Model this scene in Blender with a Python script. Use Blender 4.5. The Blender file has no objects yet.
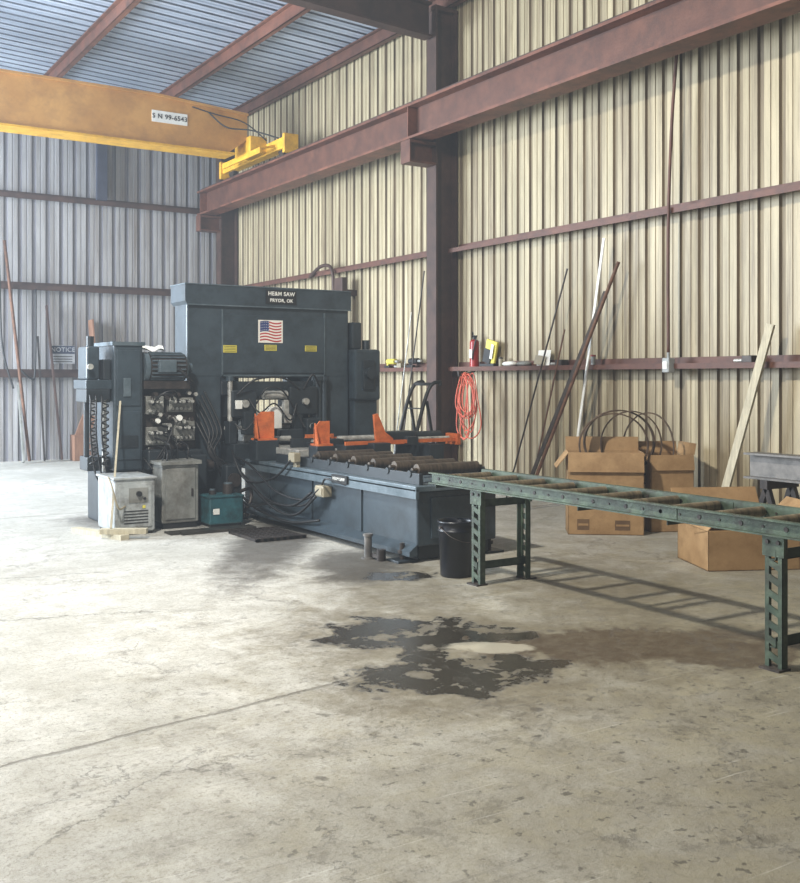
import bpy, bmesh, math, random
from mathutils import Vector, Matrix, Euler
random.seed(7)
C = bpy.context.scene.collection
try:
    bpy.context.scene.view_settings.view_transform = 'Standard'
except Exception: pass

def lin(c):
    return tuple(((v/255)/12.92 if v/255 <= .04045 else ((v/255+.055)/1.055)**2.4) for v in c)

# ---------------------------------------------------------------- materials
def mat(name, c1, c2=None, rough=.6, metal=0, scale=6, stretch=(1,1,1), lo=.35, hi=.7, bump=0, bscale=40, grime=None, gamt=.6, gscale=3, gst=(1,1,1), spec=.5):
    m = bpy.data.materials.new(name); m.use_nodes = True
    n = m.node_tree.nodes; l = m.node_tree.links
    b = n['Principled BSDF']
    b.inputs['Roughness'].default_value = rough
    b.inputs['Metallic'].default_value = metal
    b.inputs['Specular IOR Level'].default_value = spec
    g = n.new('ShaderNodeNewGeometry')
    mp = n.new('ShaderNodeMapping'); mp.inputs['Scale'].default_value = stretch
    l.new(g.outputs['Position'], mp.inputs['Vector'])
    nz = n.new('ShaderNodeTexNoise'); nz.inputs['Scale'].default_value = scale; nz.inputs['Detail'].default_value = 6
    nz.inputs['Roughness'].default_value = .65
    l.new(mp.outputs[0], nz.inputs['Vector'])
    r = n.new('ShaderNodeValToRGB')
    r.color_ramp.elements[0].position = lo; r.color_ramp.elements[1].position = hi
    r.color_ramp.elements[0].color = (*lin(c1), 1)
    r.color_ramp.elements[1].color = (*lin(c2 or tuple(min(255, v*1.15+4) for v in c1)), 1)
    l.new(nz.outputs['Fac'], r.inputs['Fac']); col=r.outputs[0]
    if grime:
        mp2 = n.new('ShaderNodeMapping'); mp2.inputs['Scale'].default_value = gst; mp2.inputs['Location'].default_value=(3.3,1.7,9.1)
        l.new(g.outputs['Position'], mp2.inputs['Vector'])
        n3 = n.new('ShaderNodeTexNoise'); n3.inputs['Scale'].default_value=gscale; n3.inputs['Detail'].default_value=9; n3.inputs['Roughness'].default_value=.75
        l.new(mp2.outputs[0], n3.inputs['Vector'])
        r2 = n.new('ShaderNodeMapRange'); r2.inputs[1].default_value=.45; r2.inputs[2].default_value=.66; r2.inputs[3].default_value=0; r2.inputs[4].default_value=gamt
        l.new(n3.outputs['Fac'], r2.inputs[0])
        mx = n.new('ShaderNodeMix'); mx.data_type='RGBA'; l.new(r2.outputs[0],mx.inputs[0]); l.new(col,mx.inputs[6]); mx.inputs[7].default_value=(*lin(grime),1)
        col = mx.outputs[2]
    l.new(col, b.inputs['Base Color'])
    if bump:
        n2 = n.new('ShaderNodeTexNoise'); n2.inputs['Scale'].default_value = bscale; n2.inputs['Detail'].default_value = 5
        l.new(g.outputs['Position'], n2.inputs['Vector'])
        bp = n.new('ShaderNodeBump'); bp.inputs['Strength'].default_value = bump; bp.inputs['Distance'].default_value = .02
        l.new(n2.outputs['Fac'], bp.inputs['Height']); l.new(bp.outputs[0], b.inputs['Normal'])
    return m

M = {}
GST=(4.5,4.5,.14)
M['panel'] = mat('wall_panel_beige', (148,138,112), (190,177,146), .5, 0, 1.8, (2,2,.3), .3, .7, 0,40,(98,82,62),.9,1.6,GST)
M['panel_groove'] = mat('wall_panel_groove', (116,104,82), (150,137,110), .6, 0, 1.6, (1,1,.3), .35,.7,0,40,(84,68,52),.8,1.6,GST)  # recess floors toned darker in colour to deepen their shade
M['panel_ramp'] = mat('wall_panel_ramp_shade', (78,66,51), (130,115,91), .7, 0, 2.5, (2,2,.25))  # shade on the rib sides painted in as a darker panel colour
M['bpanel'] = mat('back_panel', (132,131,132), (170,169,170), .5, 0, 1.8, (2,2,.3), .3,.7,0,40,(102,92,84),.8,1.4,GST)  # greyer copy of the wall panel, distance haze put into its colour
M['bpanel_groove'] = mat('back_panel_groove', (104,103,108), (136,135,140), .6, 0, 1.6, (1,1,.3))  # recess floors darkened in colour where groove shade is weak
M['bpanel_ramp'] = mat('back_panel_ramp', (72,70,78), (108,106,112), .7, 0, 2, (1,1,.25))  # rib sides carry painted shade
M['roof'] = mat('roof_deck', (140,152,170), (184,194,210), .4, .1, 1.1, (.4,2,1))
M['roof_ramp'] = mat('roof_deck_ramp', (66,74,88), (116,124,138), .5, .2, 3)  # darker rib sides put crease shade into the deck colour
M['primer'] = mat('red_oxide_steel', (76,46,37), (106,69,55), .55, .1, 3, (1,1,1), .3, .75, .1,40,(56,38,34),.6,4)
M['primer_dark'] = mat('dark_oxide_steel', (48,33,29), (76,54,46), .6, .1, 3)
M['primer_hi'] = mat('red_oxide_pale', (92,54,42), (124,79,62), .55, .1, 2.5, (1,.4,1), .3,.7,0,40,(58,38,32),.85,3)  # paler copy of the red oxide steel for purlins and runway flanges
M['navy'] = mat('dark_blue_steel', (44,48,62), (60,64,80), .6, .1, 3)
M['craney'] = mat('crane_ochre', (178,126,62), (202,150,82), .5, 0, 1.5, (1,1,1), .35,.7,0,40,(146,104,58),.6,2)
M['yellow'] = mat('crane_yellow', (214,160,40), (230,180,62), .5, 0, 3, (1,1,1), .35,.7,0,40,(160,116,44),.6,4)
M['saw'] = mat('saw_slate_paint', (49,60,68), (66,78,87), .36, .1, 3, (1,1,1), .3, .8, .03,40,(32,38,42),.6,4)
M['saw_dark'] = mat('saw_dark_paint', (28,34,39), (46,54,60), .45, .1, 4)
M['saw_hi'] = mat('saw_worn_edge', (70,84,92), (104,116,124), .4, .2, 6)
M['black'] = mat('black_rubber', (14,14,16), (34,34,36), .5, 0, 8)
M['bucket'] = mat('black_plastic', (12,13,18), (24,26,34), .35, 0, 8)
M['steel'] = mat('bare_steel', (138,138,135), (204,204,198), .35, .3, 12)
M['rollr'] = mat('worn_roller_steel', (84,76,62), (136,122,98), .45, .3, 9, (4,1,1))
M['broll'] = mat('bed_roller_steel', (58,52,47), (100,88,76), .4, .4, 9, (4,1,1))
M['orange'] = mat('orange_paint', (188,90,42), (214,118,64), .55, 0, 6, (1,1,1), .35,.7,0,40,(120,64,38),.6,7)
M['white'] = mat('white_paint', (222,222,216), (240,240,236), .6, 0, 5)
M['grey'] = mat('grey_enamel', (112,114,111), (142,142,137), .45, 0, 4, (1,1,1), .35,.7,0,40,(76,70,62),.7,5)
M['lgrey'] = mat('light_grey_enamel', (146,151,152), (174,178,178), .45, 0, 4, (1,1,1), .35,.7,0,40,(88,84,78),.75,5)
M['teal'] = mat('teal_paint', (34,76,84), (54,102,110), .4, 0, 5, (1,1,1), .35,.7,0,40,(32,46,48),.8,6)
M['green'] = mat('green_conveyor_paint', (44,60,48), (84,98,80), .5, .15, 9, (1,1,1), .35, .7, .1,40,(42,40,32),.9,7)
M['green_dark'] = mat('green_worn', (38,48,40), (66,76,63), .55, .3, 12)
M['kraft'] = mat('kraft_cardboard', (150,118,80), (174,142,102), .8, 0, 4, (1,1,1), .3, .7,0,40,(122,92,58),.7,3)
M['kraft_dark'] = mat('kraft_inner', (92,70,50), (118,92,66), .85, 0, 4)
M['red'] = mat('red_paint', (136,22,22), (168,38,32), .35, 0, 5)
M['hose_red'] = mat('red_hose', (186,76,56), (210,104,78), .5, 0, 5)
M['lwood'] = mat('pale_wood', (158,150,130), (194,186,162), .7, 0, 5, (6,6,.6))
M['bwood'] = mat('brown_board', (108,76,58), (140,104,82), .7, 0, 5, (6,6,.6))
M['rust'] = mat('rusty_steel', (78,52,40), (116,82,60), .7, .3, 14)
M['hoop'] = mat('brown_band_steel', (62,48,38), (100,80,62), .6, .2, 8)
M['dsteel'] = mat('dark_mill_steel', (42,38,37), (76,68,64), .5, .4, 8)
M['gsteel'] = mat('grey_beam_steel', (88,86,84), (124,120,116), .5, .3, 8)
M['yel'] = mat('label_yellow', (196,184,74), (212,200,94), .6, 0, 5)
M['blue'] = mat('label_blue', (30,36,56), (40,48,70), .6, 0, 5)
M['signw'] = mat('sign_dull_white', (132,134,138), (156,158,162), .6, 0, 5)
M['fred'] = mat('flag_red', (166,50,50), (182,60,56), .6, 0, 5)
M['fblue'] = mat('flag_blue', (28,44,100), (40,58,118), .6, 0, 5)
M['fwhite'] = mat('flag_white', (220,216,206), (234,230,222), .6, 0, 5)
M['ink'] = mat('ink_black', (14,14,16), (22,22,24), .7, 0, 5)
M['tan'] = mat('tan_box_enamel', (136,128,108), (158,148,126), .5, 0, 5)
M['drab'] = mat('oily_mat', (30,28,26), (58,54,48), .45, 0, 6)

# ---------------------------------------------------------------- geometry builder
class B:
    def __init__(s): s.v=[]; s.f=[]; s.m=[]; s.s=[]
    def raw(s, vs, fs, m=0, smooth=False):
        o=len(s.v); s.v += [Vector(v) for v in vs]
        for f in fs: s.f.append([o+i for i in f]); s.m.append(m); s.s.append(smooth)
        return s
    def addbm(s, bm, m=0, smooth=False, mtx=None):
        bm.verts.index_update()
        vs=[(mtx@v.co if mtx else v.co.copy()) for v in bm.verts]
        s.raw(vs, [[v.index for v in f.verts] for f in bm.faces], m, smooth); bm.free(); return s
    def box(s, x0,x1,y0,y1,z0,z1, bev=0, m=0, rot=None, piv=None):
        bm=bmesh.new(); bmesh.ops.create_cube(bm,size=1)
        c=Vector(((x0+x1)/2,(y0+y1)/2,(z0+z1)/2))
        for v in bm.verts: v.co=Vector((v.co.x*(x1-x0),v.co.y*(y1-y0),v.co.z*(z1-z0)))
        if bev: bmesh.ops.bevel(bm,geom=bm.edges[:],offset=bev,segments=2,affect='EDGES',profile=.5)
        mt=Matrix.Translation(c)
        if rot:
            p=Vector(piv) if piv else c
            mt=Matrix.Translation(p)@Euler(rot).to_matrix().to_4x4()@Matrix.Translation(c-p)
        return s.addbm(bm,m,False,mt)
    def bar(s, p0,p1,w,t,m=0,up=(0,0,1),bev=0):
        p0=Vector(p0);p1=Vector(p1);d=(p1-p0);L=d.length;d.normalize()
        u=Vector(up)
        if abs(d.dot(u))>.98: u=Vector((1,0,0))
        a=d.cross(u).normalized(); b=a.cross(d).normalized()
        bm=bmesh.new(); bmesh.ops.create_cube(bm,size=1)
        for v in bm.verts: v.co=Vector((v.co.x*w,v.co.y*t,v.co.z*L))
        if bev: bmesh.ops.bevel(bm,geom=bm.edges[:],offset=bev,segments=2,affect='EDGES',profile=.5)
        mt=Matrix((( a.x,b.x,d.x,0),(a.y,b.y,d.y,0),(a.z,b.z,d.z,0),(0,0,0,1)))
        if mt.to_3x3().determinant()<0:
            a=-a; mt=Matrix((( a.x,b.x,d.x,0),(a.y,b.y,d.y,0),(a.z,b.z,d.z,0),(0,0,0,1)))
        return s.addbm(bm,m,False,Matrix.Translation((p0+p1)/2)@mt)
    def cyl(s,p0,p1,r,r2=None,seg=20,m=0,cap=True):
        if r2 is None: r2=r
        p0=Vector(p0);p1=Vector(p1);d=(p1-p0).normalized()
        u=Vector((0,0,1)) if abs(d.z)<.9 else Vector((1,0,0))
        a=d.cross(u).normalized(); b=d.cross(a)
        vs=[]
        for p,rr in((p0,r),(p1,r2)):
            for i in range(seg):
                t=2*math.pi*i/seg; vs.append(p+a*math.cos(t)*rr+b*math.sin(t)*rr)
        s.raw(vs,[[i,(i+1)%seg,seg+(i+1)%seg,seg+i] for i in range(seg)],m,True)
        if cap:
            s.raw(vs[:seg],[list(range(seg))[::-1]],m); s.raw(vs[seg:],[list(range(seg))],m)
        return s
    def tube(s,pts,r,m=0,seg=8,smooth=True,sub=8,closed=False):
        P=[Vector(p) for p in pts]
        if smooth and len(P)>2:
            Q=[]; n=len(P)
            rng=range(n) if closed else range(n-1)
            for i in rng:
                a=P[(i-1)%n] if (closed or i>0) else P[0]; b=P[i]; c=P[(i+1)%n]; d=P[(i+2)%n] if (closed or i+2<n) else P[-1]
                for k in range(sub):
                    t=k/sub; Q.append(.5*((2*b)+(c-a)*t+(2*a-5*b+4*c-d)*t*t+(3*b-a-3*c+d)*t**3))
            if not closed: Q.append(P[-1])
            P=Q
        n=len(P); vs=[]; prev=None
        for i,p in enumerate(P):
            d=((P[(i+1)%n] if (closed or i<n-1) else P[i])-(P[(i-1)%n] if (closed or i>0) else P[i])).normalized()
            if prev is None:
                u=Vector((0,0,1)) if abs(d.z)<.9 else Vector((1,0,0)); a=d.cross(u).normalized()
            else:
                a=(prev-d*prev.dot(d)).normalized()
            prev=a; b=d.cross(a)
            for k in range(seg):
                t=2*math.pi*k/seg; vs.append(p+a*math.cos(t)*r+b*math.sin(t)*r)
        fs=[]
        for i in range(n if closed else n-1):
            j=(i+1)%n
            for k in range(seg): fs.append([i*seg+k,i*seg+(k+1)%seg,j*seg+(k+1)%seg,j*seg+k])
        if not closed: fs += [list(range(seg))[::-1],[ (n-1)*seg+k for k in range(seg)]]
        return s.raw(vs,fs,m,True)
    def prism(s,prof,axis,a0,a1,m=0):
        def mk(p,a):
            return {'x':(a,p[0],p[1]),'y':(p[0],a,p[1]),'z':(p[0],p[1],a)}[axis]
        n=len(prof); vs=[mk(p,a0) for p in prof]+[mk(p,a1) for p in prof]
        fs=[[i,(i+1)%n,n+(i+1)%n,n+i] for i in range(n)]+[list(range(n))[::-1],list(range(n,2*n))]
        return s.raw(vs,fs,m)
    def ibeam(s,axis,a0,a1,c,z0,z1,w,tf=.03,tw=.02,m=0,mw=None):
        mw=m if mw is None else mw
        s.box(c-w/2,c+w/2,a0,a1,z0,z0+tf,0,m); s.box(c-w/2,c+w/2,a0,a1,z1-tf,z1,0,m); s.box(c-tw/2,c+tw/2,a0,a1,z0+tf,z1-tf,0,mw)
        return s
    def sphere(s,c,r,m=0,sc=(1,1,1)):
        bm=bmesh.new(); bmesh.ops.create_uvsphere(bm,u_segments=16,v_segments=10,radius=r)
        return s.addbm(bm,m,True,Matrix.Translation(c)@Matrix.Diagonal((*sc,1)))

ROOT={}
def mk(b,name,mats,org):
    me=bpy.data.meshes.new(name)
    me.from_pydata([tuple(v-Vector(org)) for v in b.v],[],b.f)
    for m in (mats if isinstance(mats,(list,tuple)) else [mats]): me.materials.append(M[m])
    for p,mi,sm in zip(me.polygons,b.m,b.s): p.material_index=mi; p.use_smooth=sm
    bm=bmesh.new(); bm.from_mesh(me); bmesh.ops.recalc_face_normals(bm,faces=bm.faces); bm.to_mesh(me); bm.free()
    me.update()
    o=bpy.data.objects.new(name,me); C.objects.link(o); return o
def thing(name,label,cat,loc,group=None):
    o=bpy.data.objects.new(name,None); o.empty_display_size=.2; o.location=loc; C.objects.link(o)
    o['label']=label; o['category']=cat
    if group: o['group']=group
    ROOT[o]=Vector(loc); return o
def part(b,name,mats,parent,label=None):
    org=ROOT[parent]; o=mk(b,name,mats,org); o.parent=parent; ROOT[o]=org
    if label: o['label']=label
    return o
def solo(b,name,mats,label,cat,org,group=None):
    o=mk(b,name,mats,org); o.location=org; o['label']=label; o['category']=cat
    if group: o['group']=group
    ROOT[o]=Vector(org); return o
def text(name,body,size,loc,rot,m,parent,label=None,align='CENTER',offset=0):
    cu=bpy.data.curves.new(name,'FONT'); cu.body=body; cu.size=size; cu.align_x=align; cu.align_y='CENTER'; cu.extrude=.001; cu.offset=offset; cu.space_character=1.08
    t=bpy.data.objects.new('tmp_text',cu); C.objects.link(t)
    bpy.context.view_layer.update()
    dg=bpy.context.evaluated_depsgraph_get()
    me=bpy.data.meshes.new_from_object(t.evaluated_get(dg)); me.name=name
    bpy.data.objects.remove(t); bpy.data.curves.remove(cu)
    mt=Matrix.Translation(Vector(loc)-ROOT[parent])@Euler(rot).to_matrix().to_4x4()
    me.transform(mt); me.materials.clear(); me.materials.append(M[m])
    o=bpy.data.objects.new(name,me); C.objects.link(o); o.parent=parent; ROOT[o]=ROOT[parent]
    if label: o['label']=label
    return o
RX=math.pi/2
F_NY=(RX,0,0); F_NX=(RX,0,-RX)

# ---------------------------------------------------------------- room shell
WX=8.72; BY=20.5; EZ=7.2; SL=.05
def roofz(x): return EZ+(WX-x)*SL
PROF=[(0,0,0),(.075,0,0),(.080,.008,1),(.098,.008,0),(.103,0,1),(.180,0,0),(.194,.028,2),(.246,.028,1),(.260,0,2)]
PER=.26
def corr(t0,t1):
    out=[]; t=t0
    while t<t1:
        for (a,o,k) in PROF[:-1]: out.append((t+a,o,k))
        t+=PER
    out.append((t,0,2)); return out
def sheet(name,pts,lo,hi,mats):
    b=B(); n=len(pts); vs=[lo(p) for p in pts]+[hi(p) for p in pts]
    b.v=[Vector(v) for v in vs]
    for i in range(n-1):
        a,bb=pts[i],pts[i+1]
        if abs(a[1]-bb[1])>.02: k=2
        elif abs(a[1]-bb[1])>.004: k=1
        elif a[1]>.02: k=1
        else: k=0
        b.f.append([i,i+1,n+i+1,n+i]); b.m.append(k); b.s.append(False)
    o=mk(b,name,mats,(0,0,0)); o['kind']='structure'; return o
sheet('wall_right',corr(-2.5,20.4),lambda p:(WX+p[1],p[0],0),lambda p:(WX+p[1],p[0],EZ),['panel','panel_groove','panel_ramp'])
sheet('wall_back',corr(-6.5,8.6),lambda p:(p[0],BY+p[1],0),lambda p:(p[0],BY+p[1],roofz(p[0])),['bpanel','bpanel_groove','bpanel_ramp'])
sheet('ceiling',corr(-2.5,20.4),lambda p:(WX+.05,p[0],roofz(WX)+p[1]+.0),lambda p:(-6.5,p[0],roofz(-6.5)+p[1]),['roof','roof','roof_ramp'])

# floor ----------------------------------------------------------------
def floor_mat():
    m=bpy.data.materials.new('stained_concrete'); m.use_nodes=True
    n=m.node_tree.nodes; l=m.node_tree.links; bs=n['Principled BSDF']
    g=n.new('ShaderNodeNewGeometry'); P=g.outputs['Position']
    def noise(sc,det=6,rough=.6,dist=0,vec=None):
        t=n.new('ShaderNodeTexNoise'); t.inputs['Scale'].default_value=sc; t.inputs['Detail'].default_value=det
        t.inputs['Roughness'].default_value=rough; t.inputs['Distortion'].default_value=dist
        l.new(vec or P,t.inputs['Vector']); return t.outputs['Fac']
    def math_(op,a,b=None,c=None):
        t=n.new('ShaderNodeMath'); t.operation=op
        for i,v in enumerate((a,b,c)):
            if v is None: continue
            if isinstance(v,(int,float)): t.inputs[i].default_value=v
            else: l.new(v,t.inputs[i])
        return t.outputs[0]
    def mr(v,a,b,c=0,d=1):
        t=n.new('ShaderNodeMapRange'); t.interpolation_type='SMOOTHSTEP'
        l.new(v,t.inputs[0]); t.inputs[1].default_value=a; t.inputs[2].default_value=b; t.inputs[3].default_value=c; t.inputs[4].default_value=d
        return t.outputs[0]
    def mix(f,a,b):
        t=n.new('ShaderNodeMix'); t.data_type='RGBA'
        if isinstance(f,float): t.inputs[0].default_value=f
        else: l.new(f,t.inputs[0])
        for i,v in((6,a),(7,b)):
            if isinstance(v,tuple): t.inputs[i].default_value=(*lin(v),1)
            else: l.new(v,t.inputs[i])
        return t.outputs[2]
    def dot(vec):
        t=n.new('ShaderNodeVectorMath'); t.operation='DOT_PRODUCT'; l.new(P,t.inputs[0]); t.inputs[1].default_value=vec; return t.outputs['Value']
    A=dot((.843,-.537,0)); D=dot((.537,.843,0))
    n1=noise(2.6,10,.72,.5); n1b=noise(7,6,.6); nf=noise(3.4,12,.72,.2)
    def ell(cx,cy,ra,rd,soft,amp=.9,nz=None):
        ca=cx*.843-cy*.537; cd=cx*.537+cy*.843
        a=math_('DIVIDE',math_('SUBTRACT',A,ca),ra); d=math_('DIVIDE',math_('SUBTRACT',D,cd),rd)
        r=math_('SQRT',math_('ADD',math_('MULTIPLY',a,a),math_('MULTIPLY',d,d)))
        r=math_('ADD',r,math_('MULTIPLY',math_('SUBTRACT',nz or n1,.5),amp*2))
        return mr(r,1-soft,1+soft,1,0)
    def mx(*a):
        o=a[0]
        for b in a[1:]: o=math_('MAXIMUM',o,b)
        return o
    base=mix(mr(noise(.55,5,.6),.38,.62),(180,179,172),(202,201,195))
    base=mix(mr(noise(5,8,.7),.40,.70,0,.55),base,(154,151,142))
    base=mix(mr(noise(1.7,9,.75,.2),.50,.64,0,.4),base,(218,217,211))
    base=mix(mr(noise(8,12,.85,.2),.5,.6,0,.4),base,(138,134,125))
    base=mix(mr(noise(38,6,.75),.5,.66,0,.65),base,(118,114,105))
    base=mix(mr(noise(90,4,.8),.54,.66,0,.65),base,(90,86,78))
    base=mix(mr(noise(55,4,.7),.6,.68,0,.4),base,(222,220,213))
    side=ell(5.2,3.0,3.0,5.0,.8,.8)
    base=mix(math_('MULTIPLY',side,.84),base,(104,95,70))
    base=mix(math_('MULTIPLY',mr(nf,.48,.56),math_('MULTIPLY',side,.35)),base,(150,142,114))
    base=mix(math_('MULTIPLY',ell(3.4,1.6,2.8,2.2,.7,.8,nf),.42),base,(112,106,90))
    zone=ell(3.7,3.3,2.2,3.2,.6,.5)
    sm=math_('MULTIPLY',mr(noise(3.2,12,.85,.2),.53,.59),zone)
    base=mix(math_('MULTIPLY',sm,.5),base,(78,72,60))
    sp=math_('MULTIPLY',mr(noise(16,6,.6,.2),.61,.64),zone)
    base=mix(math_('MULTIPLY',sp,.7),base,(58,53,45))
    sp2=math_('MULTIPLY',mr(noise(11,8,.8,.4),.58,.62),ell(4.8,2.8,1.6,2.4,.5,.5))
    base=mix(math_('MULTIPLY',sp2,.6),base,(56,50,42))
    for rot,sx_,sc_,th,amt,colr in ((-.5,.25,3.0,.62,.32,(102,97,88)),(1.35,.22,3.2,.63,.3,(104,99,90)),(-1.1,.22,3.8,.64,.2,(220,219,212)),(.1,.2,4.2,.63,.3,(108,103,94))):
        v=n.new('ShaderNodeMapping'); v.inputs['Rotation'].default_value=(0,0,rot); v.inputs['Scale'].default_value=(sx_,12,1); l.new(P,v.inputs['Vector'])
        brk=mr(noise(1.3+sc_*.1,4,.6),.46,.56)
        base=mix(math_('MULTIPLY',mr(noise(sc_,4,.6,.06,v.outputs[0]),th,th+.02,0,amt),brk),base,colr)
    patch=mr(noise(9,10,.8,.3),.42,.6)
    hole=mr(noise(4.2,9,.68,.3),.545,.575)
    damp=mx(ell(3.5,5.3,.85,.85,.4,1.1),ell(3.15,4.44,.78,.66,.4,1.1),ell(4.3,4.6,1.1,.75,.4,1.0),ell(4.1,6.4,.5,.8,.5),ell(5.4,5.6,.7,1.3,.5),ell(4.4,7.0,.5,.7,.5))
    base=mix(math_('MULTIPLY',damp,math_('SUBTRACT',.74,math_('MULTIPLY',patch,.3))),base,(90,81,62))
    wet=mx(ell(3.45,5.40,.48,.42,.10,1.3,nf),ell(3.80,5.12,.40,.24,.10,1.3,nf),ell(3.12,4.5,.50,.32,.10,1.3,nf),ell(3.5,4.5,.40,.2,.10,1.3,nf),ell(3.30,4.92,.16,.45,.10,1.2,nf),ell(4.45,6.95,.3,.2,.12,1.3,nf))
    wet=math_('MULTIPLY',wet,math_('SUBTRACT',1,math_('MULTIPLY',hole,.75)))
    brown=mx(ell(4.45,4.42,.95,.40,.2,1.3,nf),ell(4.85,4.0,.5,.34,.2,1.3,nf),ell(4.1,4.75,.5,.22,.2,1.3,nf))
    base=mix(math_('MULTIPLY',brown,math_('SUBTRACT',.86,math_('MULTIPLY',patch,.25))),base,(62,48,31))
    base=mix(math_('MULTIPLY',wet,.94),base,(29,25,19))
    pale=ell(3.72,4.82,.26,.12,.15,1.1,nf)
    base=mix(math_('MULTIPLY',pale,.6),base,(176,170,152))
    wet=math_('MULTIPLY',wet,math_('SUBTRACT',1,pale))
    oil=mx(ell(4.4,9.2,.4,2.2,.4,.7),ell(3.9,11.2,1.0,.7,.3,.5),ell(4.4,7.6,.4,.8,.4,.7))
    base=mix(math_('MULTIPLY',oil,.8),base,(50,45,39))
    vo=n.new('ShaderNodeTexVoronoi'); vo.inputs['Scale'].default_value=2.6; l.new(P,vo.inputs['Vector'])
    spot=math_('MULTIPLY',mr(math_('ADD',vo.outputs['Distance'],math_('MULTIPLY',n1b,.3)),.21,.25,1,0),ell(3.2,3.4,2.3,2.8,.4,.5))
    base=mix(math_('MULTIPLY',spot,.6),base,(64,58,50))
    sx=n.new('ShaderNodeSeparateXYZ'); l.new(P,sx.inputs[0]); X=sx.outputs[0]; Y=sx.outputs[1]
    def line(a,bv,w,wob,x0,x1):
        t=math_('SUBTRACT',Y,math_('ADD',math_('MULTIPLY',X,a),bv))
        t=math_('ABSOLUTE',math_('ADD',t,math_('MULTIPLY',math_('SUBTRACT',noise(3,8,.75),.5),wob)))
        k=mr(t,w*.3,w,1,0)
        return math_('MULTIPLY',k,math_('MULTIPLY',mr(X,x0,x0+.5),mr(X,x1-.6,x1,1,0)))
    cr=mx(line(.16,4.28,.020,.12,-5,3.1),line(-.3,7.5,.009,.5,1.0,2.8),line(.05,12.1,.02,.05,-5,8),line(.7,3.0,.007,.5,.6,1.8),line(-.2,8.9,.008,.4,1.0,3.4))
    vc=n.new('ShaderNodeTexVoronoi'); vc.feature='DISTANCE_TO_EDGE'; vc.inputs['Scale'].default_value=.9
    vw=n.new('ShaderNodeVectorMath'); vw.operation='ADD'
    nn=n.new('ShaderNodeTexNoise'); nn.inputs['Scale'].default_value=1.6; nn.inputs['Detail'].default_value=8; nn.inputs['Roughness'].default_value=.7; l.new(P,nn.inputs['Vector'])
    l.new(P,vw.inputs[0]); l.new(nn.outputs['Color'],vw.inputs[1]); l.new(vw.outputs[0],vc.inputs['Vector'])
    hair=math_('MULTIPLY',mr(vc.outputs['Distance'],.002,.006,.5,0),mr(noise(1.1,4),.45,.52))
    base=mix(math_('MULTIPLY',cr,.65),base,(100,95,86)); base=mix(hair,base,(98,93,84))
    l.new(base,bs.inputs['Base Color'])
    ro=math_('SUBTRACT',.6,math_('MULTIPLY',wet,.36)); ro=math_('SUBTRACT',ro,math_('MULTIPLY',brown,.12)); l.new(ro,bs.inputs['Roughness'])
    bp=n.new('ShaderNodeBump'); bp.inputs['Strength'].default_value=.65; bp.inputs['Distance'].default_value=.02
    h=math_('SUBTRACT',math_('ADD',math_('MULTIPLY',noise(30,8,.75),.6),math_('MULTIPLY',noise(4,5),.6)),math_('MULTIPLY',mx(cr,hair),1.2))
    h=math_('MULTIPLY',h,math_('SUBTRACT',1,math_('MULTIPLY',wet,.75)))
    l.new(h,bp.inputs['Height']); l.new(bp.outputs[0],bs.inputs['Normal'])
    return m
M['floor']=floor_mat()
b=B(); b.box(-7,8.85,-2.6,20.6,-.15,0); o=mk(b,'floor','floor',(0,0,0)); o['kind']='structure'

# ---------------------------------------------------------------- building steel
CY=12.2
def girt(x0,x1,y0,y1,z,lab,ori,grp,m='primer'):
    b=B()
    if ori=='y':
        b.box(WX-.19,WX,y0,y1,z-.012,z,0,0); b.box(WX-.2,WX-.188,y0,y1,z-.06,z,0,0); b.box(WX-.012,WX,y0,y1,z,z+.07,0,0)
        org=(WX-.1,(y0+y1)/2,z)
    else:
        b.box(x0,x1,BY-.19,BY,z-.012,z,0,0); b.box(x0,x1,BY-.2,BY-.188,z-.09,z,0,0); b.box(x0,x1,BY-.012,BY,z,z+.07,0,0)
        org=((x0+x1)/2,BY-.1,z)
    return solo(b,'wall_girt',m,lab,'steel beam',org,grp)
for z in (1.76,3.47):
    girt(0,0,CY+.13,20.3,z,'red oxide steel girt between column and corner','y','wall girts')
    girt(0,0,-2.4,CY-.13,z,'long red oxide steel girt on beige ribbed wall','y','wall girts')
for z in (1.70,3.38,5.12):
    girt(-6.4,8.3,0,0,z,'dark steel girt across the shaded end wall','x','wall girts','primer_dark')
def purlin(x,lab,m):
    z=roofz(x); b=B()
    b.box(x-.012,x+.012,-2.4,20.35,z-.22,z-.012,0,0); b.box(x-.012,x+.08,-2.4,20.35,z-.22,z-.205,0,0); b.box(x-.08,x+.012,-2.4,20.35,z-.03,z-.012,0,0)
    solo(b,'roof_purlin',m,lab,'steel beam',(x,9,z-.1),'roof purlins')
purlin(8.55,'red oxide eave strut along top of ribbed wall','primer')
for x in (6.95,4.8,2.65,.5,-1.7,-3.9,-6.0): purlin(x,'red oxide roof purlin below the corrugated deck','primer_hi')
b=B(); b.prism([(-6.4,roofz(-6.4)-.62),(8.5,roofz(8.5)-.5),(8.5,roofz(8.5)-.24),(-6.4,roofz(-6.4)-.24)],'y',BY-.14,BY-.1)
b.prism([(-6.4,roofz(-6.4)-.64),(8.5,roofz(8.5)-.52),(8.5,roofz(8.5)-.5),(-6.4,roofz(-6.4)-.62)],'y',BY-.24,BY-.02)
solo(b,'end_wall_rafter','navy','dark blue steel rafter along top of end wall','steel beam',(0,BY-.1,7.2))
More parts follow.
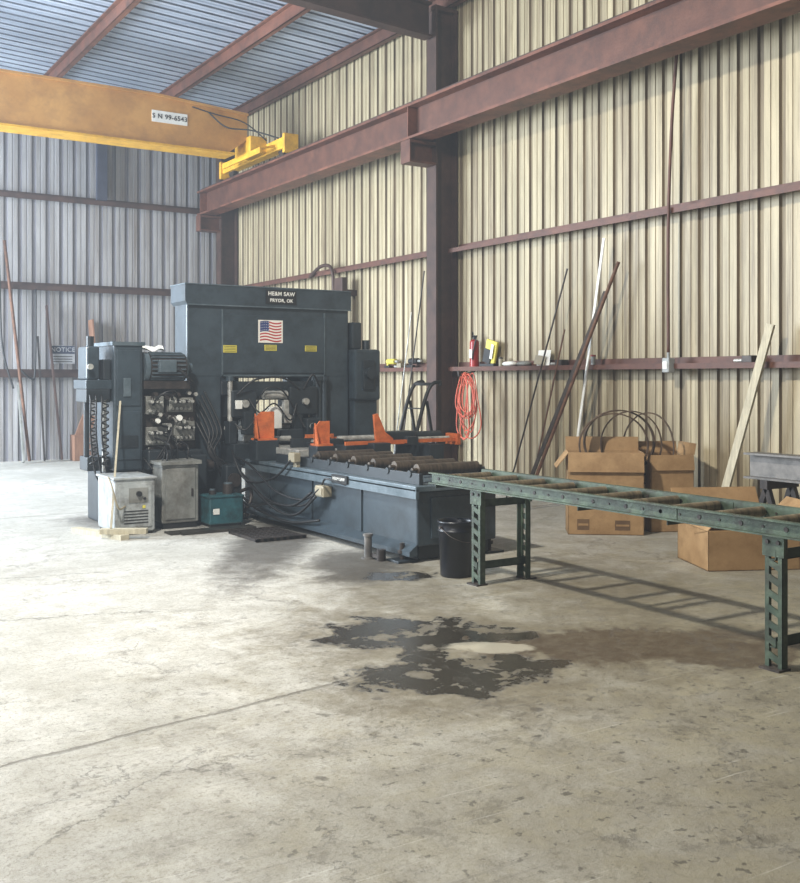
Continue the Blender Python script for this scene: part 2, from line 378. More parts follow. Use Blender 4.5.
def column(y):
    t=thing('steel_column','dark red wide-flange steel column on the ribbed wall' if y<15 else 'dark steel column standing in the room corner','column',(8.5,y,0),'steel columns')
    b=B()
    b.box(8.31,8.34,y-.12,y+.12,0,6.9); b.box(8.66,8.69,y-.12,y+.12,0,6.9); b.box(8.34,8.66,y-.012,y+.012,0,6.9)
    b.box(8.2,8.7,y-.2,y+.2,0,.025)
    part(b,'column_shaft','primer_dark',t)
    b=B(); b.box(7.88,8.31,y-.12,y+.12,4.66,4.69); b.box(7.88,8.31,y-.12,y+.12,4.94,4.98); b.box(7.88,8.31,y-.012,y+.012,4.69,4.94); b.box(7.86,7.88,y-.12,y+.12,4.66,4.98)
    part(b,'crane_bracket','primer',t)
    return t
column(CY); column(20.15); column(3.9)
for y in (CY,3.9):
    b=B(); z1=lambda x: roofz(x)-.225
    for dz0,dz1,w in ((-.5,-.47,.2),(-.03,0,.2),(-.47,-.03,.02)):
        b.prism([(8.26,z1(8.26)+dz0),(8.26,z1(8.26)+dz1),(-6.4,z1(-6.4)+dz1),(-6.4,z1(-6.4)+dz0)],'y',y-w/2,y+w/2)
    b.prism([(8.3,6.9),(8.7,6.9),(8.7,6.95),(8.3,6.97)],'y',y-.12,y+.12)
    solo(b,'roof_rafter','primer_dark','dark steel roof rafter springing from the column','steel beam',(2,y,7),'roof rafters')
b=B(); b.ibeam('y',-2.4,20.3,8.06,5.0,5.5,.34,.035,.025,0,1)
b.box(7.98,8.14,-2.4,20.3,5.5,5.56,0,2)
for y in (20.15,CY,3.9): b.box(7.9,8.22,y-.01,y+.01,5.035,5.465,0,0)
for y in (CY,3.9): b.box(8.14,8.3,y-.1,y+.1,5.1,5.3,0,0)
solo(b,'crane_runway_beam',['primer_hi','primer','primer_dark'],'long red oxide crane runway beam carried on brackets','crane beam',(8.06,9,5.0))
# bridge crane
t=thing('bridge_crane','ochre bridge crane girder spanning onto runway beam','crane',(2,17.4,5.6))
b=B()
b.prism([(-6.4,5.68),(7.3,5.68),(7.66,5.95),(7.66,6.38),(5.9,6.5),(-6.4,6.5)],'y',17.22,17.6)
part(b,'girder','craney',t)
b=B(); b.box(-6.4,7.4,17.17,17.65,5.645,5.68); part(b,'bottom_flange','yellow',t,'bright yellow bottom flange')
b=B(); b.prism([(-6.4,6.5),(5.9,6.5),(7.66,6.38),(7.66,6.42),(5.9,6.54),(-6.4,6.54)],'y',17.16,17.66); part(b,'top_flange','craney',t)
b=B(); b.box(7.96,8.16,16.3,19.1,5.68,5.88,.015); b.box(7.64,7.98,17.05,17.75,5.7,6.0,.02)
b.box(7.92,8.2,16.22,16.30,5.58,5.92,.01,0); b.box(7.92,8.2,19.1,19.18,5.58,5.92,.01,0)
b.box(7.62,7.66,16.6,18.3,5.60,5.70,.005); b.bar((7.64,16.7,5.68),(7.97,16.7,5.78),.04,.04); b.bar((7.64,18.2,5.68),(7.97,18.2,5.78),.04,.04)
part(b,'end_truck','yellow',t,'yellow end truck on the rail')
for y in (16.55,18.8):
    b=B(); b.cyl((8.02,y,5.68),(8.1,y,5.68),.12,seg=24); part(b,'wheel','dsteel',t)
b=B(); b.tube([(6.9,17.2,6.35),(7.2,17.1,6.1),(7.6,16.9,6.05),(8.0,16.6,5.9)],.014)
part(b,'cable','black',t)
b=B(); b.tube([(6.6,17.2,6.4),(7.0,17.1,6.3),(7.5,17,6.2),(7.9,16.9,5.9)],.012); part(b,'cable','black',t)
b=B(); b.box(5.87,6.51,17.205,17.22,6.05,6.25); part(b,'serial_plate','white',t,'white serial number plate')
text('lettering','S N 99-6543',.115,(6.19,17.2,6.15),F_NY,'ink',t,'black serial number lettering',offset=.002)

def pipe(pts,r,m,name,label,cat,**k):
    b=B(); b.tube(pts,r,0,10,**k); return solo(b,name,m,label,cat,pts[0])
pipe([(8.49,7.85,1.85),(8.49,7.85,3.3),(8.49,7.80,4.4),(8.5,7.72,5.4),(8.5,7.65,6.9)],.018,'primer','conduit','thin brown electrical conduit down the ribbed wall','pipe')
b=B(); b.box(8.44,8.54,7.8,7.9,1.66,1.82,.01,0); b.box(8.43,8.44,7.82,7.88,1.70,1.78,0,1); b.cyl((8.428,7.85,1.72),(8.432,7.85,1.72),.012,m=1); b.cyl((8.49,7.85,1.82),(8.49,7.85,1.88),.018,m=0)
solo(b,'electrical_outlet_box',['lgrey','white'],'small grey outlet box mounted on wall girt','outlet',(8.49,7.85,1.66))
pipe([(8.48,16.3,3.42),(8.47,15.9,3.56),(8.46,15.5,3.5),(8.46,15.4,3.1),(8.46,15.4,2.2),(8.46,15.4,0.02)],.03,'primer_dark','conduit','bent dark conduit running down beside the saw','pipe')
b=B(); b.box(8.40,8.50,15.0,15.28,1.9,3.3,.01,0); b.box(8.38,8.40,15.03,15.25,2.0,2.9,0,1); b.box(8.50,8.72,15.05,15.2,2.0,2.1); b.box(8.50,8.72,15.05,15.2,3.0,3.1)
solo(b,'wire_duct_box',['primer_dark','navy'],'tall dark enclosure mounted on ribbed wall','electrical box',(8.5,15.1,1.9))

# ---------------------------------------------------------------- BAND SAW
saw=thing('band_saw','large dark slate horizontal band saw with roller bed','saw machine',(5.2,10.6,0))
b=B()
b.box(4.86,5.72,7.35,11.0,.14,.62,.015,0)
b.box(4.80,5.78,7.28,11.05,.62,.67,.008,1)
b.box(4.92,5.68,7.42,11.0,0.02,.14,0,2)
b.box(4.80,4.83,7.28,11.05,.56,.64,0,1)
for y in (8.3,9.3,10.3): b.box(4.845,4.862,y-.015,y+.015,.16,.6,0,0)
b.prism([(4.86,.16),(4.78,.10),(4.78,.06),(4.86,.06)],'y',7.35,11.0,0)
b.box(5.0,5.6,7.335,7.352,.2,.56,.004,0)
part(b,'bed',['saw','saw_hi','saw_dark'],saw)
for (x,y) in ((4.8,7.5),(5.75,7.5),(4.8,10.8),(5.75,10.8)):
    b=B(); b.box(x-.1,x+.1,y-.1,y+.1,0,.02,.003,0); b.cyl((x,y,.02),(x,y,.16),.022,m=1); b.cyl((x,y,.07),(x,y,.1),.04,seg=6,m=1)
    part(b,'leveling_foot',['saw_dark','dsteel'],saw)
for x in (4.90,5.66):
    b=B(); b.box(x-.02,x+.02,7.35,10.2,.67,.77,.004)
    for k in range(6): b.cyl((x-.03,7.5+k*.37,.76),(x+.03,7.5+k*.37,.76),.03,seg=12)
    part(b,'roller_rail','saw_dark',saw)
for k in range(6):
    y=7.5+k*.37
    b=B(); b.cyl((4.95,y,.79),(5.61,y,.79),.052,seg=24); b.cyl((4.9,y,.79),(5.66,y,.79),.02,seg=10)
    part(b,'roller','broll',saw,'worn dark steel bed roller')
b=B()
b.box(4.2,6.32,11.12,11.52,1.60,2.46,.02,0)
b.box(4.2,4.62,11.12,11.55,.0,1.64,.015,0)
b.box(5.98,6.32,11.12,11.55,.0,1.64,.015,0)
b.prism([(4.62,1.62),(4.62,1.42),(4.82,1.62)],'y',11.14,11.5,0); b.prism([(5.98,1.62),(5.78,1.62),(5.98,1.42)],'y',11.14,11.5,0)
b.box(4.62,5.98,11.105,11.122,1.66,2.34,.004,0)
b.box(4.62,4.635,11.1,11.125,1.62,2.4,0,1); b.box(5.965,5.98,11.1,11.125,1.62,2.4,0,1); b.box(4.62,5.98,11.1,11.125,1.62,1.635,0,1)
part(b,'head_frame',['saw','saw_hi'],saw)
b=B()
b.prism([(4.17,2.68),(4.17,2.48),(4.2,2.44),(6.33,2.44),(6.34,2.46),(6.34,2.67),(6.33,2.68)],'y',11.09,11.56,0)
b.box(4.16,6.34,11.08,11.57,2.67,2.685,.004,1); b.box(4.18,6.34,11.08,11.095,2.435,2.45,0,1)
part(b,'top_cover',['saw','saw_hi'],saw)
b=B(); b.box(5.17,5.57,11.075,11.09,2.485,2.65,0); part(b,'maker_plate','ink',saw,'small black maker plate')
text('lettering','HE&M SAW',.066,(5.37,11.07,2.605),F_NY,'white',saw,'white maker lettering',offset=.0015)
text('lettering','PRYOR, OK',.056,(5.37,11.07,2.525),F_NY,'white',saw,'small white lettering',offset=.0012)
b=B(); x0,x1,z0,z1=5.10,5.38,2.04,2.27; yy=11.10
b.box(x0-.02,x1+.02,yy-.002,yy+.006,z0-.02,z1+.02,0,1)
N=12
def wav(u): return .012*math.sin(u*2*math.pi)
for i in range(13):
    za=z0+(z1-z0)*i/13; zb=z0+(z1-z0)*(i+1)/13
    for k in range(N):
        u0=k/N;u1=(k+1)/N
        b.raw([(x0+(x1-x0)*u0,yy-.004,za+wav(u0)),(x0+(x1-x0)*u1,yy-.004,za+wav(u1)),(x0+(x1-x0)*u1,yy-.004,zb+wav(u1)),(x0+(x1-x0)*u0,yy-.004,zb+wav(u0))],[[0,1,2,3]],0 if i%2==0 else 1)
for k in range(5):
    u0=k/N;u1=(k+1)/N; za=z0+(z1-z0)*6/13; zb=z1
    b.raw([(x0+(x1-x0)*u0,yy-.006,za+wav(u0)),(x0+(x1-x0)*u1,yy-.006,za+wav(u1)),(x0+(x1-x0)*u1,yy-.006,zb+wav(u1)),(x0+(x1-x0)*u0,yy-.006,zb+wav(u0))],[[0,1,2,3]],2)
    for j in range(4):
        cx=x0+(x1-x0)*(u0+u1)/2; cz=za+(zb-za)*(j+.5)/4+wav((u0+u1)/2)
        b.cyl((cx,yy-.0075,cz),(cx,yy-.007,cz),.005,seg=5,m=1)
part(b,'flag_decal',['fred','fwhite','fblue'],saw,'waving American flag decal')
for (cx,cz,w,h) in ((4.72,1.94,.17,.085),(5.24,1.96,.16,.07),(5.78,1.96,.16,.07)):
    b=B(); b.box(cx-w/2,cx+w/2,11.098,11.106,cz-h/2,cz+h/2,0,0)
    for q in range(4): b.box(cx-w*.42,cx+w*.42,11.096,11.0985,cz+h*.3-q*h*.22,cz+h*.3-q*h*.22+.005,0,1)
    part(b,'warning_label',['yel','dsteel'],saw,'yellow warning label')
b=B(); b.box(6.34,6.72,11.0,11.75,1.32,1.96,.03,0); b.box(6.36,6.7,11.05,11.6,.55,1.34,.02,0); b.box(6.45,6.62,10.97,11.0,1.45,1.82,.01,1); b.cyl((6.53,10.97,1.66),(6.53,10.9,1.66),.07,m=1); b.box(6.34,6.84,11.0,11.7,0,.56,.02,0)
b.box(6.36,6.5,11.1,11.5,1.96,2.3,.02,1); b.cyl((6.62,11.2,1.96),(6.62,11.2,2.08),.05,m=1)
part(b,'drive_housing',['saw','saw_dark'],saw)
for x,z0,z1,r,m_ in ((5.93,.84,1.62,.04,0),(5.84,.84,1.62,.055,0),(4.70,.84,1.62,.03,1)):
    b=B(); b.cyl((x,11.05,z0),(x,11.05,z1),r,m=m_); b.cyl((x,11.05,z1-.05),(x,11.05,z1),r+.02,m=0); part(b,'lift_cylinder',['saw','steel'],saw)
b=B()
b.box(4.7,5.02,11.0,11.3,1.14,1.46,.02,0); b.box(5.42,5.8,10.95,11.3,1.16,1.50,.02,0)
b.box(4.85,4.97,10.98,11.1,.94,1.2,.01,0); b.box(5.48,5.6,10.96,11.1,.94,1.22,.01,0)
b.box(4.62,5.98,11.12,11.3,1.40,1.56,.01,0); b.box(5.0,5.45,11.1,11.25,1.34,1.46,.01,0)
b.cyl((5.1,11.0,1.40),(5.4,11.0,1.40),.05,m=1); b.box(5.14,5.32,10.95,11.0,1.0,1.26,.01,2)
b.box(5.36,5.46,10.97,11.05,1.06,1.34,.01,1); b.cyl((5.62,10.95,1.32),(5.62,10.90,1.32),.04,m=1); b.cyl((4.86,11.0,1.3),(4.86,10.96,1.3),.045,m=1)
b.box(5.0,5.1,11.0,11.1,.96,1.2,.01,1); b.box(4.74,4.82,10.97,11.02,1.24,1.34,.005,2)
b.box(4.64,4.74,10.94,11.1,.84,1.1,.01,0); b.box(5.62,5.8,10.9,11.1,.84,1.12,.02,0); b.cyl((5.7,10.9,1.02),(5.7,10.84,1.02),.04,m=1); b.box(5.1,5.4,11.15,11.3,.84,1.0,.01,0)
b.tube([(4.75,10.98,1.4),(4.95,10.9,1.58),(5.3,10.9,1.6),(5.55,10.95,1.46)],.012,3)
b.tube([(5.0,10.98,1.3),(5.1,10.9,1.48),(5.3,10.9,1.45),(5.5,10.95,1.2),(5.6,10.9,1.0)],.01,3)
b.tube([(4.9,10.98,1.36),(5.0,10.88,1.2),(5.2,10.9,1.3),(5.4,10.9,1.1),(5.5,10.93,1.3)],.01,3)
b.tube([(5.6,10.95,1.46),(5.7,10.9,1.64),(5.82,10.95,1.5)],.012,3)
b.tube([(4.7,10.98,1.1),(4.8,10.86,1.0),(4.95,10.88,1.1),(5.1,10.9,.95)],.012,3)
part(b,'blade_guide_arm',['saw_dark','steel','white','black'],saw)
b=B(); b.box(4.63,5.97,11.06,11.064,1.0,1.04); part(b,'blade','steel',saw,'bright steel saw blade')
b=B(); b.box(4.64,5.96,11.6,11.66,.6,1.14,.0,0); b.box(4.64,5.0,11.5,11.64,1.1,1.62,0,0); b.box(5.66,5.96,11.5,11.64,1.1,1.62,0,0)
part(b,'back_plate','saw_dark',saw,'dark plate filling the opening')  # dark plate added behind the blade to fill the opening
b=B(); b.box(4.66,5.94,10.85,11.5,.6,.84,.01,0); b.box(5.0,5.6,9.9,11.3,.74,.82,.01,1); b.box(4.95,5.1,11.2,11.4,.84,1.1,.01,1); b.box(5.3,5.8,11.35,11.5,.8,1.15,.01,2)
b.box(5.2,5.5,10.75,10.85,.86,1.0,.01,0); b.box(5.62,5.72,10.6,10.8,.84,1.06,.01,0); b.cyl((5.1,10.7,.9),(5.3,10.7,.9),.03,m=1)
b.box(5.28,5.44,10.0,10.5,.82,.88,.01,0); b.cyl((5.36,9.9,.88),(5.36,10.5,.88),.025,m=1); b.box(5.1,5.6,10.25,10.3,.82,.92,.005,0); b.box(5.48,5.6,9.7,9.95,.72,.86,.01,0)
part(b,'cutting_table',['saw_dark','steel','grey'],saw)
def vise(cx,cy,z0,z1,w,d):
    b=B()
    b.prism([(cx-w/2,z0),(cx+w/2,z0),(cx+w/2,z1),(cx-w*.15,z1),(cx-w/2,z1-.07)],'y',cy-.012,cy+.012,0)
    b.prism([(cy-d,z0),(cy,z0),(cy,z1-.02),(cy-d*.25,z1-.05)],'x',cx-w/2,cx-w/2+.015,0); b.prism([(cy,z0),(cy+d,z0),(cy,z1-.06)],'x',cx+w/2-.015,cx+w/2,0)
    b.box(cx-w/2,cx+w/2,cy-d,cy+d,z0,z0+.02,0,0)
    b.box(cx-w/2-.02,cx+w/2+.02,cy-.1,cy+.1,.67,z0,.01,2)
    return part(b,'vise_jaw',['orange','dsteel','saw_dark'],saw,'worn orange angular vise plate')
vise(4.90,10.55,.90,1.22,.24,.09); vise(5.14,9.62,.88,1.14,.18,.09)
b=B(); b.box(5.30,5.66,10.3,10.33,.90,.96,.0,0); b.box(5.66,6.1,10.32,10.36,.88,.92,.0,0); b.prism([(5.9,.86),(6.12,.86),(6.12,.92),(6.02,.99),(5.92,1.2),(5.87,1.19)],'y',9.75,9.785,0)
b.box(5.5,6.3,9.74,9.77,.86,.90,.0,0); b.box(6.42,7.0,9.74,9.77,.86,.90,.0,0); b.box(6.0,6.5,9.90,9.93,.84,.87,.0,0); b.box(6.98,7.02,9.7,9.95,.82,.95,.0,0)
b.box(6.3,6.44,9.72,9.8,.84,.93,.005,1); b.cyl((6.5,9.84,.9),(6.95,9.84,.9),.02,m=2)
b.box(6.16,6.6,10.0,10.2,.84,.98,.02,1); b.cyl((5.6,10.1,.91),(6.1,10.1,.91),.035,m=2); b.box(5.4,5.6,9.95,10.1,.80,.92,.01,1); b.cyl((6.6,10.1,.92),(7.0,10.1,.92),.05,m=1)
b.box(5.78,6.0,9.6,10.5,.6,.88,.01,1); b.box(6.56,6.76,9.66,10.4,0,.84,.01,1)
part(b,'vise_carriage',['orange','saw_dark','steel'],saw,'slim orange vise slides with dark cylinder')
# idler side
b=B()
b.box(3.28,3.60,10.85,11.5,.6,1.98,.02,0); b.box(3.58,4.22,11.1,11.5,.5,1.5,.02,0)
b.box(3.31,3.57,10.835,10.853,1.3,1.9,.005,0); b.box(3.31,3.57,10.835,10.853,.72,1.24,.005,0); b.box(3.38,3.46,10.82,10.84,1.4,1.6,.005,2); b.box(3.34,3.54,10.82,10.837,.85,.98,.003,1)
b.prism([(3.26,1.95),(3.62,1.95),(3.62,1.99),(3.26,1.99)],'y',10.83,11.52,2)
part(b,'idler_housing',['saw','saw_dark','saw_hi'],saw)
b=B()
b.box(3.0,3.28,10.9,11.4,1.48,1.58,.01,0); b.box(3.02,3.16,10.95,11.3,1.58,1.94,.02,0); b.box(3.0,3.26,10.9,11.3,1.34,1.48,.01,1); b.cyl((3.1,11.1,1.94),(3.1,11.1,2.05),.04,m=1)
b.cyl((3.04,10.9,1.72),(3.04,10.86,1.72),.03,m=2); b.box(3.19,3.27,10.92,11.1,1.58,1.8,.01,1)
b.cyl((3.20,10.92,.6),(3.20,10.92,1.34),.025,m=2); b.box(3.04,3.28,11.0,11.3,.6,.75,.01,1); b.cyl((3.06,11.1,.75),(3.06,11.1,1.34),.03,m=1)
part(b,'tension_unit',['saw','saw_dark','steel'],saw)
b=B(); b.box(3.25,4.5,11.05,11.75,0,.6,.02,0); b.box(3.6,4.3,10.9,11.1,.3,.8,.02,0)
b.cyl((3.75,10.92,.5),(3.75,10.82,.5),.07,m=1); b.cyl((4.3,10.9,.62),(4.42,10.9,.62),.06,m=1)
b.box(4.1,4.3,10.75,10.95,.35,.75,.02,0); b.box(3.62,3.8,10.74,10.9,.6,.82,.02,0)
part(b,'base_plinth',['saw_dark','dsteel'],saw)
b=B(); mz=1.72
b.cyl((3.68,10.98,mz),(4.10,10.98,mz),.15,seg=28,m=0); b.cyl((4.10,10.98,mz),(4.14,10.98,mz),.155,.11,seg=28,m=1); b.cyl((4.14,10.98,mz),(4.2,10.98,mz),.05,seg=20,m=1); b.cyl((3.63,10.98,mz),(3.68,10.98,mz),.165,seg=28,m=1)
for k in range(22):
    a=math.pi*2*k/22; b.box(3.70,4.08,10.98-.006,10.98+.006,mz+.14,mz+.168,0,3,rot=(a,0,0),piv=(3.8,10.98,mz))
b.box(3.76,3.96,10.78,10.86,mz-.06,mz+.08,.01,1); b.box(3.62,4.15,10.88,11.1,1.48,1.57,0,0); b.tube([(3.95,10.84,1.75),(4.1,10.8,1.6),(4.2,10.9,1.5),(4.22,11.05,1.3)],.014,2)
part(b,'motor',['dsteel','saw_hi','black','saw_hi'],saw,'finned grey electric motor')
random.seed(11)
b=B()
b.box(3.64,4.26,11.0,11.12,.8,1.42,.01,1)
for (x0_,x1_,z0_,z1_) in ((3.66,3.86,1.2,1.4),(3.92,4.2,1.22,1.38),(3.66,3.9,.86,1.06),(3.98,4.22,.9,1.12)):
    b.box(x0_,x1_,10.92,11.0,z0_,z1_,.006,4)
    nn_=int((x1_-x0_)/.05)
    for q in range(nn_):
        xx=x0_+.03+q*.05
        b.cyl((xx,10.92,(z0_+z1_)/2+.04),(xx,10.80,(z0_+z1_)/2+.04),.019,m=0 if q%2 else 2,seg=12); b.cyl((xx,10.80,(z0_+z1_)/2+.04),(xx,10.785,(z0_+z1_)/2+.04),.012,m=2,seg=8)
        b.cyl((xx,10.92,z0_+.04),(xx,10.885,z0_+.04),.018,m=2,seg=6)
for k in range(26):
    x=random.uniform(3.67,4.23); z=random.choice([random.uniform(1.08,1.2),random.uniform(.80,.88),random.uniform(1.38,1.44)]); dd=random.uniform(.06,.2)
    b.cyl((x,11.0,z),(x,11.0-dd,z),.018,m=random.choice([1,2,2]),seg=12); b.cyl((x,11.0-dd,z),(x,10.98-dd,z),.024,seg=6,m=random.choice([1,2]))
    if k%3==0: b.cyl((x,10.99-dd,z),(x+random.uniform(-.06,.06),10.99-dd,z-.05),.012,m=2,seg=8)
b.cyl((4.0,10.84,1.16),(4.0,10.80,1.16),.032,m=3,seg=20); b.cyl((3.76,10.84,1.13),(3.76,10.81,1.13),.026,m=3,seg=20); b.cyl((4.0,10.98,1.16),(4.0,10.84,1.16),.02,m=2,seg=12); b.cyl((3.76,10.98,1.13),(3.76,10.84,1.13),.02,m=2,seg=12)
part(b,'hydraulic_manifold',['black','dsteel','steel','white','grey'],saw,'bank of hydraulic valves with steel fittings')
for (x,y) in ((3.06,10.84),(3.18,10.82)):
    b=B(); pts=[]
    for k in range(80):
        a=k*2*math.pi/8; pts.append((x+.034*math.cos(a),y+.034*math.sin(a),.66+k*.009))
    b.tube(pts,.009,0,6,smooth=False); part(b,'coiled_hose','black',saw,'black coiled hose')
b=B()
for k in range(7):
    x=random.uniform(3.64,4.2); z=random.uniform(.82,1.1); x2=x+random.uniform(-.2,.3); d1=random.uniform(.1,.3)
    b.tube([(x,10.9,z),(x+random.uniform(-.05,.05),10.85-d1,z-.05),((x+x2)/2,10.8-d1*.6,z-random.uniform(.1,.35)),(x2,10.82,random.uniform(.6,.8)),(x2+random.uniform(-.1,.2),10.98,random.uniform(.4,.6))],random.choice([.008,.011]),0,6)
for k in range(2):
    x=random.uniform(3.65,4.0); b.tube([(x,10.86,1.3),(x+.05,10.74,1.42),(x+.2,10.76,1.46+random.uniform(-.05,.05)),(x+.35,11.05,1.36)],.010,0,6)
for k in range(3): b.tube([(3.04+.06*k,10.92,1.42),(3.02+.06*k,10.80,1.36),(3.02+.06*k,10.8,1.0),(3.1+.05*k,10.86,.55+.04*k),(3.3,11.0,.4)],.009,0,6)
for k in range(6): b.tube([(4.25+.03*k,11.1,1.2+.05*k),(4.3+.05*k,10.95,1.0),(4.4+random.uniform(-.06,.06),10.85,.75),(4.5+.04*k,10.85,.5),(4.6,11.05,.3)],.012,0,6)
part(b,'hydraulic_hose','black',saw,'tangle of black hydraulic hoses')
b=B()
b.tube([(4.7,11.0,.62),(4.68,10.6,.5),(4.7,10.1,.3),(4.72,9.5,.28),(4.74,9.1,.45)],.014)
b.tube([(4.7,11.0,.66),(4.66,10.5,.46),(4.7,9.9,.22),(4.72,9.4,.2),(4.74,9.0,.42)],.014)
b.tube([(4.7,10.9,.7),(4.68,10.4,.62),(4.72,9.9,.4),(4.74,9.3,.36),(4.76,8.95,.5)],.012)
b.tube([(4.7,11.0,.8),(4.6,10.7,.7),(4.62,10.5,.5),(4.7,10.3,.45),(4.74,9.9,.55),(4.76,9.6,.74)],.012)
b.tube([(4.7,10.95,.5),(4.6,10.6,.3),(4.62,10.3,.2),(4.7,10.0,.25),(4.74,9.3,.3),(4.74,9.05,.43)],.012)
b.tube([(4.72,10.9,.3),(4.7,10.3,.16),(4.74,9.6,.1),(4.78,9.0,.18)],.014)
b.tube([(4.76,8.9,.55),(4.72,8.75,.62),(4.76,8.6,.6),(4.8,8.5,.58)],.01)
part(b,'control_cable','black',saw,'drooping black control cables')
b=B(); b.box(4.76,4.86,8.88,9.06,.42,.53,.01,0); b.box(4.75,4.76,8.9,9.04,.44,.51,0,0); part(b,'junction_box','tan',saw,'tan junction box')
b=B(); b.box(4.76,4.84,9.52,9.66,.72,.82,.01,0); b.box(4.8,4.84,9.54,9.62,.67,.73); part(b,'junction_box','tan',saw,'small tan junction box')
b=B(); b.box(4.78,4.80,8.45,8.75,.585,.665,0,0); part(b,'name_plate','ink',saw,'black name plate')
text('lettering','HE&M SAW',.045,(4.776,8.6,.625),F_NX,'white',saw)
b=B(); b.box(4.5,4.7,10.7,11.05,.2,.62,.02,0); b.cyl((4.6,10.68,.45),(4.6,10.8,.45),.08,m=1); b.cyl((4.6,10.72,.22),(4.6,10.72,.0),.05,m=1); b.tube([(4.66,10.75,.3),(4.75,10.6,.35),(4.7,10.5,.2),(4.6,10.6,.04)],.02,1)
b.box(4.55,4.68,10.6,10.7,.02,.2,.01,1)
part(b,'coolant_pump',['saw_dark','dsteel'],saw)
b=B(); vs=[];nx,ny=10,6
for i in range(nx):
    for j in range(ny): vs.append((3.60+.032*i,10.93+.03*j,1.91+.02*math.sin(i*1.1+j)+.008*j))
b.raw(vs,[[i*ny+j,(i+1)*ny+j,(i+1)*ny+j+1,i*ny+j+1] for i in range(nx-1) for j in range(ny-1)],0)
solo(b,'paper_sheet','white','crumpled white paper lying on the motor','paper',(3.6,11,1.88))

# ---------------------------------------------------------------- cabinets near the saw
t=thing('power_supply_box','grey power supply box with dials and vents','electrical cabinet',(3.3,10.5,0))
b=B(); b.box(3.10,3.52,10.22,10.82,.03,.57,.02,0); b.box(3.12,3.50,10.24,10.8,0,.04,0,1); b.box(3.08,3.54,10.20,10.83,.565,.59,.01,0)
part(b,'cabinet_body',['lgrey','black'],t)
b=B(); b.box(3.14,3.48,10.205,10.222,.08,.52,.004,0)
for k in range(5): b.box(3.19,3.44,10.20,10.207,.12+k*.03,.13+k*.03,0,1)
b.box(3.24,3.44,10.198,10.207,.33,.48,0,2); b.cyl((3.34,10.198,.42),(3.34,10.17,.42),.028,m=1); b.cyl((3.40,10.198,.37),(3.40,10.18,.37),.014,m=1); b.box(3.38,3.41,10.196,10.206,.27,.30,0,3)
part(b,'front_panel',['lgrey','black','grey','yel'],t)
b=B(); b.tube([(3.2,10.20,.3),(3.1,10.10,.3),(3.05,10.14,.5),(3.07,10.34,.59)],.01); part(b,'cable','tan',t,'pale loose cable')
t=thing('electrical_cabinet','battered grey steel electrical cabinet beside saw','electrical cabinet',(3.87,10.6,0))
b=B(); b.box(3.66,4.07,10.42,10.73,.06,.68,.015,0); b.prism([(3.64,.68),(4.09,.68),(4.09,.72),(3.64,.71)],'y',10.38,10.74,0)
b.box(3.68,4.05,10.44,10.71,0,.07,0,1)
part(b,'cabinet_body',['grey','black'],t)
b=B(); b.box(3.70,4.03,10.405,10.42,.1,.64,.004,0); part(b,'cabinet_door','grey',t)
b=B(); b.box(3.98,4.0,10.39,10.407,.34,.42,.003,0); part(b,'handle','dsteel',t)
t=thing('coolant_tank','low dirty teal coolant tank beside saw base','tank',(4.3,10.4,0))
b=B(); b.box(4.13,4.52,10.26,10.58,.03,.32,.015,0); b.box(4.12,4.53,10.25,10.59,.315,.335,.005,0); b.box(4.15,4.50,10.28,10.56,0,.04,0,1)
part(b,'tank_body',['teal','black'],t)
for x,h,r in ((4.24,.38,.04),(4.42,.44,.06)):
    b=B(); b.cyl((x,10.45,.335),(x,10.45,h),r,m=0); b.cyl((x,10.45,h),(x,10.45,h+.015),r*.8,m=1); part(b,'filler_cap',['dsteel','saw_hi'],t)
b=B(); b.box(4.17,4.24,10.252,10.262,.14,.2,0,0); part(b,'tank_label','white',t,'small white sticker')
b=B(); b.box(3.60,4.55,9.98,10.18,0,.02,.004); b.box(3.7,4.2,9.91,10.01,0,.03,.004)
solo(b,'drip_mat','drab','oily dark drip tray lying on the floor','mat',(4.1,10.1,0))
b=B()
for k in range(8): b.box(4.15+.07*k,4.19+.07*k,9.1,9.8,0.0,.03)
b.box(4.15,4.69,9.1,9.14,.0,.035); b.box(4.15,4.69,9.76,9.8,0,.035)
solo(b,'floor_grate','dsteel','dark steel grating lying beside the saw bed','grating',(4.4,9.5,0))
for i,(a,c) in enumerate((((2.85,10.75,.025),(3.12,9.95,.025)),((2.94,10.16,.075),(3.34,9.94,.075)))):
    b=B(); b.bar(a,c,.1,.05,0)
    solo(b,'wood_board','lwood',('pale wooden board lying on the floor','short pale board resting across another')[i],'wood board',(a[0],a[1],0))
b=B(); b.bar((3.02,10.08,.11),(3.34,10.81,1.35),.02,.02)
solo(b,'wood_stick','lwood','thin pale stick leaning against saw housing','wood stick',(3.0,10.2,0))

b=B(); b.cyl((4.62,7.78,0),(4.62,7.78,.20),.035,m=0); b.cyl((4.62,7.78,.20),(4.62,7.78,.22),.045,m=0); b.cyl((4.62,7.78,0),(4.62,7.78,.012),.06,m=0)
b.cyl((4.66,7.62,0),(4.66,7.62,.1),.04,m=1); b.box(4.63,4.66,7.62,7.78,.02,.05,0,1)
solo(b,'steel_jack',['gsteel','dsteel'],'small grey steel jack standing beside saw bed','jack',(4.65,7.7,0))
t=thing('bucket','black plastic bucket with wire handle under conveyor','bucket',(4.82,6.72,0))
b=B(); cx,cy=4.82,6.72
prof=[(.122,0),(.128,.01),(.142,.36),(.15,.365),(.15,.375),(.143,.38),(.145,.43),(.153,.435),(.153,.45),(.138,.45),(.134,.43),(.118,.02)]
sg=32; vs=[];fs=[]
for (r,z) in prof:
    for k in range(sg): a=2*math.pi*k/sg; vs.append((cx+r*math.cos(a),cy+r*math.sin(a),z))
